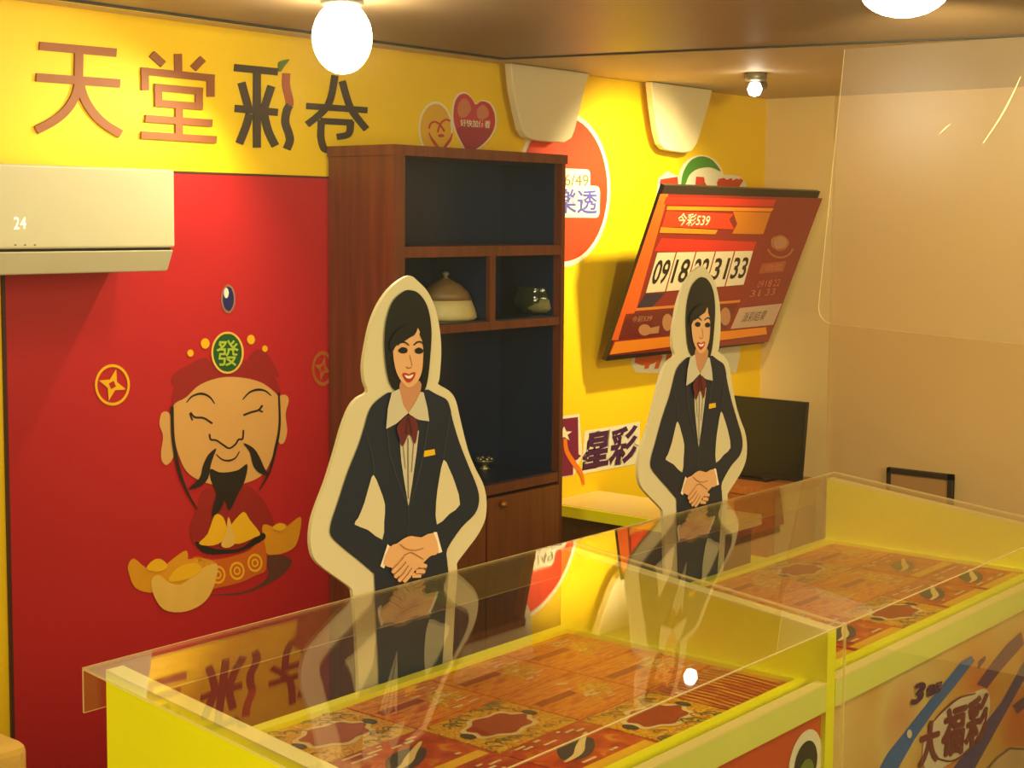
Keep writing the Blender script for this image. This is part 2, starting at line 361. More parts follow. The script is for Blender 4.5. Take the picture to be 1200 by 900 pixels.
o = obj('sign_character', strokes(NB(), [[(110,78),(192,152)],[(295,78),(297,200)],[(470,112),(402,182)],[(35,198),(550,250)],[(61,175),(63,335)],[(524,225),(525,380)],[(128,312),(468,342)],[(133,424),(468,449)],[(155,290),(158,446)],[(442,320),(442,471)],[(302,440),(302,650)],[(65,532),(535,566)],[(35,648),(565,682)]], sz2, 51), SGN)
tag(o, 'brown character 堂 with a boxed middle, second from left on the yellow wall', 'sign character', G)
t = thing('sign_character', 'dimmed brown character 彩 with a red topped wavy stroke, left of the bright lamp', 'sign character', onY(310, 170, W), G)
obj('main_strokes', strokes(NB(), [[(692,175),(995,205)],[(850,200),(850,738)],[(697,462),(995,490)],[(742,280),(792,465)],[(952,305),(900,465)],[(800,500),(770,600),(727,708)],[(900,500),(930,620),(980,725)]], sz2, 51), SGN2, t)
obj('wavy_stroke', strokes(NB(), [[(1080,440),(1060,480),(1050,560),(1075,640),(1082,690),(1060,748)]], sz2, 51), SGN2, t)
o = obj('wavy_stroke', strokes(NB(), [[(1057,215),(1055,300),(1078,400),(1078,445)]], sz2, 51), mat('sign_red_brown', (176, 84, 48), .4), t); o['label'] = 'red-brown top of the wavy stroke'
o = obj('leaf', prism(NB(), [sz2(q) for q in smo([(1010,205),(1005,140),(1050,120),(1075,120),(1045,160)])], (0, .009, 0)), mat('sign_green', (96, 118, 40), .5), t); o['label'] = 'green leaf'
o = obj('sign_character', strokes(NB(), [[(540,505),(965,535)],[(740,290),(690,500),(545,635)],[(790,330),(850,520),(960,668)],[(640,610),(860,622)],[(850,612),(835,700),(755,722)],[(645,605),(640,720),(660,800),(690,815)]], sz3, 44), SGN2)
tag(o, 'dimmed brown character 卷 hanging just below the bright lamp, above the cabinet', 'sign character', G)

# ------------------------------------------------------------------ wall stickers
WHT = mat('sticker_white', (238, 228, 200), .45, var=.03); PUR = mat('sticker_purple', (74, 26, 74), .45); ROSE = mat('sticker_rose', (196, 46, 58), .4, var=.08)
def hz(k): return lambda q: onY(480+q[0]/10, 95+q[1]/10, W-.0015-.0012*k)
heart = [(775,275),(735,215),(680,160),(630,148),(580,170),(540,230),(518,330),(516,450),(540,560),(580,660),(640,770),(690,850),(790,790),(880,720),(960,620),(998,520),(1000,420),(980,340),(940,270),(880,240),(830,240)]
hc = (760, 480)
t = thing('heart_sticker', 'rose red heart sticker with white lettering above the cabinet', 'wall sticker', onY(556, 150, W), 'heart stickers on the yellow wall')
shapes('sticker_border', [smo([(hc[0]+(x-hc[0])*1.09, hc[1]+(y-hc[1])*1.06) for x, y in heart])], WHT, hz(0), t)
shapes('heart_print', [smo(heart)], ROSE, hz(1), t)
shapes('heart_shine', [smo([(560,330),(590,240),(640,200),(690,240),(720,330),(660,420),(590,420)]), smo([(790,340),(850,280),(910,310),(930,400),(860,450),(800,430)])], mat('sticker_peach', (206, 120, 84), .4), hz(2), t)
shapes('heart_lower_half', [smo([(560,560),(640,525),(780,540),(900,560),(965,560),(930,650),(860,730),(770,800),(690,840),(640,760),(590,670)])], mat('sticker_wine', (158, 34, 62), .4), hz(2), t)
obj('lettering', text(NB(), '好快加值看', [(590,445),(950,465),(940,555),(600,530)], hz(3), .012), WHT, t)
t = thing('heart_sticker', 'oval yellow sticker with a red ribbon drawn heart, left of the rose heart', 'wall sticker', onY(512, 150, W), 'heart stickers on the yellow wall')
obj('sticker_border', ring(NB(), 305, 560, 200, 320, 18, hz(0)), WHT, t)
shapes('oval_print', [ell(305,560,182,294)], mat('sticker_mustard', (226, 172, 40), .5), hz(0), t)
shapes('ribbon_heart', [stroke([(230,560),(240,510),(280,478),(330,490),(370,530),(410,590)],22,True), stroke([(330,600),(345,540),(380,480),(430,452),(480,470)],22,True), stroke([(225,600),(250,660),(290,720),(340,790),(370,850)],34,True,(.3,1,1)), stroke([(500,610),(480,680),(440,740),(380,820)],34,True,(.3,1,1)), ell(370,640,38,20)], ROSE, hz(1), t)

# round ball logo 6/49
bc = onY(662, 222, W); BR = .275
def bl(k):
    return lambda q: Vector((bc.x+q[0]*BR, W-.0015-.0012*k, bc.z-q[1]*BR))
t = thing('lottery_logo_sticker', 'round red ball sticker lettered 6/49, half hidden by the cabinet', 'wall sticker', Vector((bc.x, W, bc.z)), 'lottery game stickers on the yellow wall')
obj('sticker_border', ring(NB(), 0, 0, 1.0, 1.0, .075, bl(0), 48), WHT, t)
shapes('ball_print', [ell(0,0,.93,.93,48)], mat('sticker_ball_red', (228, 66, 34), .4, var=.14, scale=5), bl(0), t)
def rrect(x0, y0, x1, y1, r, n=5):
    o = []
    for cx, cy, a in ((x1-r, y0+r, -90), (x1-r, y1-r, 0), (x0+r, y1-r, 90), (x0+r, y0+r, 180)):
        o += [(cx+r*math.cos(math.radians(a+90*i/n)), cy+r*math.sin(math.radians(a+90*i/n))) for i in range(n+1)]
    return o
lb = onY(702, 250, W); lx = (lb.x-bc.x)/BR
shapes('label_plate', [rrect(lx-.50-.9, -.27, lx-.22, .10, .07), rrect(lx-1.5, -.06, lx, .36, .08)], WHT, bl(1), t)
obj('lettering', text(NB(), '6/49', [(lx-.78,-.20),(lx-.26,-.20),(lx-.26,-.05),(lx-.78,-.05)], bl(2)), mat('sticker_olive', (130, 112, 60), .5), t)
obj('lettering', text(NB(), '大樂透', [(lx-1.42,-.01),(lx-.06,-.01),(lx-.06,.31),(lx-1.42,.31)], bl(2), .015), mat('sticker_violet', (84, 80, 168), .45), t)

# green-arc logo behind the screen
def gz(k): return lambda q: onY(740+q[0]/6, 170+q[1]/6, W-.0015-.0012*k)
t = thing('lottery_logo_sticker', 'sticker with a green arch and red lettering behind the tilted screen', 'wall sticker', onY(830, 300, W), 'lottery game stickers on the yellow wall')
shapes('sticker_border', [ell(490,235,158,165), smo([(190,235),(320,215),(420,220),(600,215),(720,210),(790,250),(810,420),(760,1500),(640,1580),(30,1600),(40,1400),(120,900)],2)], WHT, gz(0), t)
shapes('green_arch', [smo([(350,275),(365,190),(410,115),(470,82),(530,85),(585,120),(628,185),(570,160),(510,158),(450,175),(405,215),(380,275)],3)], mat('sticker_green', (70, 138, 44), .4, var=.1), gz(1), t)
bm = NB(); text(bm, '今彩', [(400,222),(800,225),(760,560),(380,560)], gz(1), .02)
for p in ([(205,240),(325,222),(330,280),(200,280)], [(455,222),(510,225),(512,290),(450,290)], [(610,240),(650,230),(690,260),(740,235),(765,245),(745,290),(610,290)]): poly(bm, [gz(2)(q) for q in p])
obj('lettering', bm, mat('sticker_red', (206, 58, 34), .4), t)
bm = NB(); text(bm, '539', [(60,1180),(700,1180),(640,1545),(20,1560)], gz(1), .03)
for x in (90, 160, 230, 300, 360): poly(bm, [gz(2)(q) for q in ((x+30,1480),(x+62,1480),(x+30,1570),(x,1575))])
obj('number_lettering', bm, mat('sticker_orange_red', (222, 92, 34), .4), t)

# 4 star logo
def fz(k): return lambda q: onY(640+q[0]/5, 440+q[1]/5, W-.0015-.0012*k)
t = thing('lottery_logo_sticker', 'purple lettered 星彩 sticker with a shooting star, low on the wall right of the cabinet', 'wall sticker', onY(700, 540, W), 'lottery game stickers on the yellow wall')
q4 = [(232,335),(545,285),(525,505),(212,560)]
bm = NB(); text(bm, '星彩', q4, fz(0), .085, .04)
poly(bm, [fz(0)(q) for q in [(-150,270),(195,225),(212,470),(165,585),(-150,650)]])
poly(bm, [fz(0)(q) for q in [(225,325),(380,300),(550,270),(545,420),(520,520),(205,580)]])
obj('sticker_border', bm, WHT, t)
shapes('four_print', [[(-140,285),(187,243),(190,462),(205,470),(182,494),(158,500),(158,582),(-140,630)]], mat('sticker_plum', (120, 22, 66), .4), fz(1), t)
obj('lettering', text(NB(), '星彩', q4, fz(1), .035), PUR, t)
shapes('star', [[(x*1.0+105, y+340) for x, y in [(0,-42),(14,-12),(48,-12),(20,8),(32,40),(0,20),(-32,40),(-20,8),(-48,-12),(-14,-12)]]], WHT, fz(2), t)
shapes('star_trail', [stroke([(112,370),(120,440),(160,510),(205,570),(222,640)],30,True,(.7,1,.4))], mat('sticker_trail_orange', (232, 120, 22), .45), fz(2), t)

# white rounded boards hung under the ceiling
def board(pts, label):
    pts = smo(pts[:2], 1, False)[:1]*0+pts
    P = [onY(x, y, W-.065) for x, y in pts]
    for p in P:
        p.z = min(p.z, ZC+.018)
    t = thing('hanging_board', label, 'board', (P[0].x, W, P[0].z-.1), 'white boards under the ceiling')
    obj('board', prism(NB(), P, (0, .03, 0)), mat('white_board', (226, 212, 172), .5, var=.04), t, bevel=.004)
    c = sum(P, Vector())/len(P)
    obj('bracket', box(NB(), (c.x-.05, W-.036, c.z-.03), (c.x+.05, W, c.z+.03)), mat('board_back_dark', (70, 52, 34), .6), t)
board([(599,60),(692,60),(686,100),(680,128),(674,152),(670,162),(662,167),(640,165.5),(624,163.5),(617,160),(612,152),(607,130),(602,105)], 'larger white tapered board with rounded corners, above the cabinet')
board([(764,60),(836,60),(831,122),(823,150),(817,168),(811,177),(803,179),(789,177),(780,175),(775,169),(771,155),(767,128)], 'smaller white tapered board with rounded corners, above the tilted screen')

# ------------------------------------------------------------------ air conditioner
ax1 = onY(205, 240, W-.24).x; az1 = onY(205, 199, W-.24).z; az0 = onY(205, 318, W-.24).z; sm_ = onY(205, 291.5, W-.24).z
ax0 = ax1-.82
t = thing('air_conditioner', 'white wall mounted air conditioner over the red mural, cut by the left edge', 'air conditioner', (ax0+.41, W, az0))
ACW = mat('ac_plastic', (214, 204, 170), .42, var=.03)
obj('housing', hexa(NB(), [(ax0,W-.20,az0+.004),(ax1,W-.20,az0+.004),(ax1,W-.004,az0+.03),(ax0,W-.004,az0+.03),(ax0,W-.232,az1-.012),(ax1,W-.232,az1-.012),(ax1,W-.004,az1),(ax0,W-.004,az1)]), ACW, t, bevel=.01)
obj('front_panel', box(NB(), (ax0,W-.24,sm_+.003), (ax1,W-.226,az1)), ACW, t, bevel=.006)
obj('louver', hexa(NB(), [(ax0+.004,W-.212,az0),(ax1-.003,W-.212,az0),(ax1-.003,W-.20,az0),(ax0+.004,W-.20,az0),(ax0+.004,W-.238,sm_-.003),(ax1-.003,W-.238,sm_-.003),(ax1-.003,W-.224,sm_-.003),(ax0+.004,W-.224,sm_-.003)]), ACW, t, bevel=.004)
obj('louver_gap', box(NB(), (ax0+.006,W-.228,sm_-.004), (ax1-.006,W-.222,sm_+.004)), DARK, t)
az = lambda q: onY(q[0]/5.4545, 180+q[1]/5.4545, W-.2408)
obj('temperature_display', text(NB(), '24', [(88,405),(168,405),(166,480),(88,485)], az), glow('ac_display', (255, 250, 215), 1.0), t)
for x in (98, 160, 223): shapes('indicator_dot', [ell(x,584,8,4,10)], INK, az, t)

# ------------------------------------------------------------------ tall cabinet
CW = wood('cabinet_brown', (96, 44, 24), (124, 62, 34), .42); CW2 = wood('cabinet_orange_brown', (112, 58, 22), (136, 74, 30), .4)
NAVY = mat('navy_laminate', (26, 38, 66), .35, var=.12, scale=3)
CF = 3.02
cx0 = onY(462, 169, CF).x; cx1 = onY(663, 186, CF).x; cz1 = onY(462, 169, CF).z
t = thing('display_cabinet', 'tall brown cabinet with navy compartments between mural and yellow wall', 'cabinet', ((cx0+cx1)/2, (CF+W)/2, 0))
zf = lambda y, x=520: onY(x, y, CF).z
obj('side_panel', box(NB(), (cx0, CF, 0), (cx0+.045, W-.012, cz1-.03)), CW, t)
obj('side_panel', box(NB(), (cx1-.018, CF, 0), (cx1, W-.012, cz1-.03)), CW, t)
obj('top_panel', box(NB(), (cx0-.006, CF-.006, cz1-.03), (cx1+.004, W-.012, cz1)), CW, t)
obj('back_panel', box(NB(), (cx0+.045, W-.03, .02), (cx1-.018, W-.012, cz1-.03)), NAVY, t)
a, b = cx0+.045, cx1-.018
sh1 = onY(475, 295, CF).z; sh2 = onY(560, 382, CF).z; sh3 = onY(572, 570, CF).z
obj('shelf', box(NB(), (a, CF+.004, sh1-.018), (b, W-.03, sh1+.014)), CW, t)
obj('shelf', box(NB(), (a, CF+.004, sh2-.016), (b, W-.03, sh2+.010)), CW, t)
obj('shelf', box(NB(), (a, CF+.002, sh3-.03), (b, W-.03, sh3)), CW, t)
for z_ in (sh2+.010, sh3): obj('shelf_liner', box(NB(), (a+.006, CF+.012, z_), (b-.006, W-.03, z_+.004)), NAVY, t)
dvx = onY(579, 340, CF).x
obj('divider', box(NB(), (dvx-.014, CF+.006, sh2+.01), (dvx+.014, CF+.02, sh1-.018)), CW, t)
obj('divider_panel', box(NB(), (dvx-.012, CF+.02, sh2+.01), (dvx+.012, W-.03, sh1-.018)), NAVY, t)
for lo, hi in ((sh1+.014, cz1-.03), (sh2+.010, sh1-.018), (sh3, sh2-.016)):        # navy lining of the open compartments
    obj('lining', box(NB(), (a, CF+.03, lo), (a+.006, W-.03, hi)), NAVY, t); obj('lining', box(NB(), (b-.006, CF+.03, lo), (b, W-.03, hi)), NAVY, t)
for u, v in ((a, (a+b)/2-.002), ((a+b)/2+.002, b)):
    d = obj('door', box(NB(), (u+.003, CF-.004, .08), (v-.003, CF+.016, sh3-.04)), CW2, t, bevel=.003)
kx = onY(586, 590, CF)
d1 = obj('door_knob', lathe(NB(), [(0, -.012), (.012, -.008), (.014, 0), (.008, .01), (0, .012)], (kx.x, CF-.014, kx.z), 14), mat('brass_knob', (168, 112, 50), .3, metal=.7), d, True)
obj('plinth', box(NB(), (a, CF+.02, 0), (b, CF+.04, .08)), CW, t)
# things inside the cabinet
jz = sh2+.0142; jy = CF+.12
p = onY(522, 376, jy)
t = thing('lidded_jar', 'cream domed jar with brown lid and finial in the left cabinet niche', 'jar', (p.x, jy, jz), 'pots in the cabinet niches')
JR = 37*(p-Vector((0, 0, EYE))).length/F_PX
jh = onY(522, 351, jy).z-jz; jt = onY(522, 326, jy).z-jz; jtop = onY(522, 319, jy).z-jz
obj('body', lathe(NB(), [(JR*.9, 0), (JR, .008), (JR*.98, jh*.35), (JR*.9, jh*.7), (JR*.82, jh)], (p.x, jy, jz), 28), mat('jar_cream', (206, 188, 128), .45, var=.08, scale=20), t, True)
obj('lid', lathe(NB(), [(JR*.84, jh), (JR*.72, jh+(jt-jh)*.35), (JR*.5, jh+(jt-jh)*.68), (JR*.2, jh+(jt-jh)*.92), (.012, jt)], (p.x, jy, jz), 28), mat('jar_brown', (128, 100, 62), .45, var=.1, scale=20), t, True)
obj('finial', lathe(NB(), [(.010, jt-.004), (.006, jt+.006), (.012, jt+.014), (.008, jtop), (0, jtop+.004)], (p.x, jy, jz), 14), mat('jar_grey', (120, 112, 92), .4), t, True)
p = onY(630, 372, jy)
t = thing('glass_pot', 'dark green glass pot in the right cabinet niche', 'pot', (p.x, jy, jz), 'pots in the cabinet niches')
GP = mat('pot_green', (44, 52, 34), .12, var=.2, coat=.6)
k = .80
obj('body', lathe(NB(), [(.06*k, 0), (.092*k, .014), (.104*k, .04), (.098*k, .066), (.084*k, .082), (.088*k, .09), (.080*k, .09), (.076*k, .08), (0, .02)], (p.x, jy, jz), 28), GP, t, True)
obj('painted_highlight', lathe(NB(), [(.055*k, .006), (.08*k, .02), (.07*k, .05), (.03*k, .066), (0, .07)], (p.x-.012, jy-.026, jz), 20), mat('pot_olive_highlight', (120, 112, 66), .6, bump=.6, scale=40), t, True)  # olive lump put in as the highlight on the pot's front
p = onY(568, 531, W-.075)
t = thing('silver_ornament', 'small silver filigree dish at the bottom of the cabinet', 'ornament', (p.x, W-.075, sh3))
SIL = mat('ornament_silver', (150, 140, 110), .3, metal=.7)
oz = sh3+.0042
obj('dish', lathe(NB(), [(.018, 0), (.02, .003), (.009, .01), (.009, .016), (.026, .024), (.034, .032), (.03, .032), (.02, .025), (0, .02)], (p.x, W-.075, oz), 22), SIL, t, True)
for i in range(6):
    a_ = i*math.pi/3
    obj('petal', lathe(NB(), [(0, 0), (.007, .004), (.008, .009), (.004, .013), (0, .014)], (p.x+.022*math.cos(a_), W-.075+.022*math.sin(a_), oz+.028), 10), SIL, t, True)

# ------------------------------------------------------------------ tilted screen on the wall
TB, TT = 3.22, 2.978
tbl = onY(710, 423, TB); tbr = Vector((onY(900, 403, TB).x, TB, tbl.z)); xl, xr_ = tbl.x, 5.60
ztl = onX(777, 217, xl).z
U = Vector((1, 0, 0)); V = Vector((0, TT-TB, ztl-tbl.z)); N = U.cross(V).normalized()   # towards the viewer
if N.y > 0: N = -N
BLc = Vector((xl, TB, tbl.z))
t = thing('wall_television', 'tilted wall mounted screen showing drawn numbers 09 18 31 33', 'television', Vector(((xl+xr_)/2, W, tbl.z+.3)))
def slab(bm, u0, v0, u1, v1, d0, d1):
    c = lambda u, v, d: BLc+U*u*(xr_-xl)+V*v+N*d
    return hexa(bm, [c(u0,v0,d0), c(u1,v0,d0), c(u1,v1,d0), c(u0,v1,d0), c(u0,v0,d1), c(u1,v0,d1), c(u1,v1,d1), c(u0,v1,d1)])
TVB = mat('tv_black_plastic', (34, 26, 20), .3)
o = slab(NB(), 0, 0, 1, 1, -.018, 0); bmesh.ops.recalc_face_normals(o, faces=o.faces)
obj('casing', o, TVB, t)
def tz(k): return lambda q: onP(700+q[0]/3.6, 200+q[1]/3.6, BLc+N*(.001+.0008*k), N)
SCR = lambda n, c, e=.35: mat('screen_'+n, c, .25, var=.08, scale=6, emit=e, coat=.3)
shapes('screen', [[(266,98),(950,116),(722,722),(46,782)]], SCR('maroon', (124, 28, 20)), tz(0), t)
shapes('screen_panel', [[(266,98),(300,98),(165,585),(90,715),(60,715)]], SCR('orange', (206, 84, 20)), tz(1), t)
shapes('screen_panel', [[(290,112),(755,122),(742,152),(280,142)], [(270,285),(672,300),(655,345),(240,340)]], SCR('red', (184, 36, 22)), tz(1), t)
shapes('screen_panel', [[(296,150),(745,158),(735,172),(292,166)], [(268,238),(508,250),(498,268),(262,262)], [(75,722),(712,660),(716,690),(52,776)]], SCR('gold', (214, 118, 20)), tz(2), t)
shapes('screen_panel', [[(572,172),(732,176),(700,268),(568,266),(590,225)]], SCR('amber', (186, 104, 16)), tz(2), t)
shapes('title_ribbon', [[(292,170),(575,182),(556,206),(578,248),(272,236)]], SCR('ribbon', (200, 50, 22)), tz(2), t)
obj('title_lettering', text(NB(), '今彩539', [(345,178),(482,182),(468,236),(335,232)], tz(3), .012), SCR('cream', (226, 190, 150)), t)
tops = [252, 334, 417, 499, 580, 660]; bots = [203, 288, 372, 456, 539, 620]
yt = lambda x: 346-(x-250)*.018; yb = lambda x: 516-(x-205)*.085
for i, s in enumerate(('09', '18', '22', '31', '33')):
    a, b, c, d = tops[i]+2, tops[i+1]-3, bots[i+1]-3, bots[i]+2
    bm = NB(); bn = NB()
    poly(bm, [tz(2)(q) for q in ((a, yt(a)), (b, yt(b)), (c, yb(c)), (d, yb(d)))])
    m_ = lambda p, q, s_: (p[0]+(q[0]-p[0])*s_, p[1]+(q[1]-p[1])*s_)
    A, B, Cc, D = (a, yt(a)), (b, yt(b)), (c, yb(c)), (d, yb(d))
    L1, L2 = m_(A, D, .18), m_(A, D, .80); R1, R2 = m_(B, Cc, .18), m_(B, Cc, .80)
    text(bn, s, [m_(L1, R1, .1), m_(L1, R1, .92), m_(L2, R2, .92), m_(L2, R2, .1)], tz(3), .018)
    cl = obj('number_cell', bm, SCR('white', (206, 186, 140)), t); obj('drawn_number', bn, SCR('black', (22, 16, 12), .05), cl)
shapes('screen_panel', [[(202,520),(285,518),(225,582),(168,580)]], SCR('navy', (42, 30, 44)), tz(1), t)
shapes('screen_panel', [[(165,580),(605,545),(600,556),(160,592)]], SCR('line_gold', (190, 110, 40)), tz(2), t)
shapes('screen_panel', [[(120,605),(590,565),(545,668),(88,712)]], SCR('dark_red', (98, 26, 18)), tz(1), t)
shapes('portrait', [ell(200,672,26,24), ell(296,640,22,36), ell(405,640,22,34), ell(540,615,22,38), [(215,665),(262,655),(258,685),(212,690)]], SCR('tan', (166, 110, 66)), tz(2), t)
obj('caption_lettering', text(NB(), '今彩539', [(150,615),(235,608),(225,635),(142,642)], tz(2)), SCR('tan', (166, 110, 66)), t)
obj('emblem', ring(ring(NB(), 772, 318, 58, 52, 9, tz(2), t0=.2, t1=2.9), 772, 305, 34, 34, 6, tz(2)), SCR('dull_gold', (158, 84, 30)), t)
shapes('emblem_figure', [smo([(735,290),(760,275),(800,285),(806,315),(775,330),(740,325)])], SCR('tan', (166, 110, 66)), tz(1), t)
shapes('screen_panel', [[(695,392),(798,380),(785,425),(680,435)]], SCR('brown', (150, 66, 34)), tz(1), t)
SL = [('頭獎', [(712,396),(785,390),(778,420),(704,426)])]
for i, n in enumerate(('09', '18', '22')): SL.append((n, [(680+34*i,465-3*i),(706+34*i,462-3*i),(698+34*i,492-3*i),(672+34*i,494-3*i)]))
for i, n in enumerate(('31', '33')): SL.append((n, [(650+64*i,505-6*i),(690+64*i,501-6*i),(682+64*i,530-6*i),(642+64*i,533-6*i)]))
for tx, q in SL:
    obj('side_lettering', text(NB(), tx, q, tz(2)), SCR('rust', (172, 92, 56)), t)
shapes('screen_panel', [[(600,580),(780,560),(742,650),(562,668)]], SCR('pale', (176, 140, 100)), tz(2), t)
obj('side_lettering', text(NB(), '派彩結果', [(625,598),(722,588),(700,632),(605,640)], tz(3)), SCR('umber', (98, 66, 48), .1), t)
ctr = BLc+U*(xr_-xl)*.5+V*.45
obj('wall_bracket', box(tube(NB(), (ctr.x, ctr.y+.02, ctr.z), (ctr.x, W-.02, ctr.z+.02), .03), (ctr.x-.2, W-.02, ctr.z-.15), (ctr.x+.2, W-.006, ctr.z+.15)), TVB, t)

# ------------------------------------------------------------------ desks at the back
CRM = mat('cream_laminate', (232, 202, 120), .4, var=.05); YPA = mat('counter_yellow', (244, 238, 6), .42, var=.03)
DKB = wood('desk_brown', (70, 40, 18), (92, 54, 24), .5, 'X')
z9 = EYE-1.0
t = thing('work_table', 'cream topped narrow table with yellow edge right of the cabinet', 'table', (4.38, 2.9, 0))
X0t, X1t = 4.22, 4.53
obj('table_top', box(NB(), (X0t, 2.60, z9-.035), (X1t, W-.002, z9)), CRM, t)
obj('edge_band', box(NB(), (X0t-.012, 2.60, z9-.04), (X0t, W-.002, z9-.002)), YPA, t)
obj('side_panel', box(NB(), (X0t+.02, 2.64, 0), (X0t+.05, W-.01, z9-.035)), DKB, t)
obj('end_panel', box(NB(), (X0t+.05, 2.64, 0), (X1t, 2.67, z9-.035)), CW2, t)
t = thing('side_desk', 'orange brown desk with a black monitor on it by the beige wall', 'desk', (5.1, 2.6, 0))
dz_ = EYE-1.03; p = onZ(906, 574, dz_); dX, dY = p.x, p.y; DX1, DY1 = dX+.36, min(W-.01, dY+.55)
OBR = wood('desk_orange_brown', (164, 92, 34), (190, 112, 46), .45, 'X')
obj('desk_top', box(NB(), (dX-.01, dY-.01, dz_-.03), (DX1, DY1, dz_)), OBR, t)
obj('front_panel', box(NB(), (dX, dY, dz_-.27), (dX+.02, DY1, dz_-.03)), OBR, t)
obj('end_panel', box(NB(), (dX+.02, dY, 0), (DX1-.01, dY+.02, dz_-.03)), mat('desk_beige', (196, 160, 90), .5), t)
obj('lower_band', box(NB(), (dX-.012, dY, dz_-.32), (dX+.02, DY1, dz_-.27)), YPA, t)
obj('base_panel', box(NB(), (dX, dY, 0), (dX+.02, DY1, dz_-.32)), DKB, t)
# monitor
MX = dX+.16
mt = onX(947, 472, MX); mb = onX(937, 561, MX)
t = thing('computer_monitor', 'black flat monitor on the orange brown desk behind the right standee', 'monitor', (MX, mb.y+.2, dz_))
mzb = dz_+.012; my0 = mb.y; my1 = my0+.50
obj('screen', prism(NB(), [Vector((MX, my0, mzb)), Vector((MX, my1, mzb)), Vector((MX, my1, mt.z)), Vector((MX, my0-.02, mt.z))], (.03, 0, 0)), mat('monitor_black', (26, 26, 22), .28), t, bevel=.004)
obj('bezel', box(NB(), (MX-.004, my0, mzb), (MX, my1, mzb+.016)), TVB, t)
obj('stand', box(box(NB(), (MX+.03, my0+.2, dz_), (MX+.06, my0+.28, dz_+.2)), (MX-.03, my0+.13, dz_), (MX+.13, my0+.35, dz_+.008)), TVB, t)
# black frame leaning on the right wall
f0 = onX(1039, 549, XR-.05); f1 = onX(1116, 556, XR-.05)
t = thing('leaning_frame', 'thin black framed board against the beige wall behind the right counter', 'frame', (XR-.03, (f0.y+f1.y)/2, 0))
zt = (f0.z+f1.z)/2; zb_ = zt-.42
for a_, b_ in (((XR-.05, f1.y, zt-.02), (XR-.025, f0.y, zt)), ((XR-.05, f1.y, zb_), (XR-.025, f0.y, zb_+.02)), ((XR-.05, f1.y, zb_), (XR-.025, f1.y+.02, zt)), ((XR-.05, f0.y-.014, zb_), (XR-.025, f0.y, zt))):
    obj('frame_bar', box(NB(), a_, b_), mat('frame_black', (50, 38, 28), .4), t)
obj('board', box(NB(), (XR-.038, f1.y, zb_), (XR-.03, f0.y, zt)), mat('frame_board', (176, 132, 80), .6), t)
for y_ in (f1.y+.03, f0.y-.05): obj('easel_leg', box(NB(), (XR-.045, y_, 0), (XR-.028, y_+.02, zb_)), mat('frame_black', (50, 38, 28), .4), t)

# ------------------------------------------------------------------ counters
YB, YF = 1.969, 1.312                    # back and front edge of the acrylic lids
HB, HF = EYE-.70, EYE-.767
zl = lambda y: HF+(HB-HF)*(y-YF)/(YB-YF)
TZ = EYE-.884; BT = EYE-.872
CRE = mat('cream_edge', (244, 226, 140), .45); APR = mat('apron_pale_yellow', (228, 228, 110), .42, var=.03)
def side(bm, xa, xb, y0, y1, ztop_off=-.008):
    P = [(y0, 0), (y1, 0), (y1, zl(y1)+ztop_off), (y0, zl(y0)+ztop_off)]
    return prism(bm, [Vector((xa, y, z)) for y, z in P], (xb-xa, 0, 0))
def counter(x0, x1, first, label):
    t = thing('display_counter', label, 'counter', ((x0+x1)/2, 1.65, 0), 'yellow ticket counters')
    def sidep(xa, xb, nm='side_panel'):
        o = obj(nm, side(NB(), xa, xb, 1.324, 1.962), YPA, t)
        P = [(1.324, zl(1.324)-.008), (1.962, zl(1.962)-.008)]
        e = obj('edge_band', hexa(NB(), [(xa,P[0][0],P[0][1]),(xb,P[0][0],P[0][1]),(xb,P[1][0],P[1][1]),(xa,P[1][0],P[1][1]),(xa,P[0][0],P[0][1]+.003),(xb,P[0][0],P[0][1]+.003),(xb,P[1][0],P[1][1]+.003),(xa,P[1][0],P[1][1]+.003)]), CRE, t)
        e['label'] = 'cream edge band on the side panel'
    a = x0
    if first: sidep(x0, x0+.032); a = x0+.032
    sidep(x1-.034, x1); b = x1-.034
    obj('tray', box(NB(), (a, 1.368, TZ-.03), (b, 1.962, TZ)), mat('tray_orange_paper', (190, 92, 24), .5, var=.1), t)
    rz = TZ+.011
    obj('tray_rim', box(NB(), (a, 1.935, TZ), (b, 1.962, rz)), YPA, t); obj('tray_rim', box(NB(), (a, 1.366, TZ-.03), (b, 1.384, rz)), YPA, t)
    obj('tray_rim', box(NB(), (b-.014, 1.384, TZ), (b, 1.935, rz)), YPA, t)
    if first: obj('tray_rim', box(NB(), (a, 1.384, TZ), (a+.014, 1.935, rz)), YPA, t)
    obj('apron', box(NB(), (a, 1.324, EYE-.928), (b, 1.346, BT-.004)), APR, t)
    o = obj('edge_band', box(NB(), (a, 1.323, BT-.004), (b, 1.347, BT)), CRE, t); o['label'] = 'cream top edge of the apron'
    obj('front_panel', box(NB(), (a, 1.334, .06), (b, 1.352, EYE-.928)), YPA, t)
    obj('back_panel', box(NB(), (a, 1.944, .02), (b, 1.962, TZ-.03)), YPA, t)
    obj('plinth', box(NB(), (a, 1.36, 0), (b, 1.90, .06)), DKB, t)
    return t, a, b
c1, a1, b1 = counter(1.396, 2.600, True, 'yellow ticket counter in the foreground with orange scratch ticket tray')
c2, a2, b2 = counter(2.602, 3.806, False, 'yellow ticket counter farther right with the 大福彩 poster')

PY = 1.334
def pz(k): return lambda q: onY(q[0], q[1], PY-.0012-.001*k)
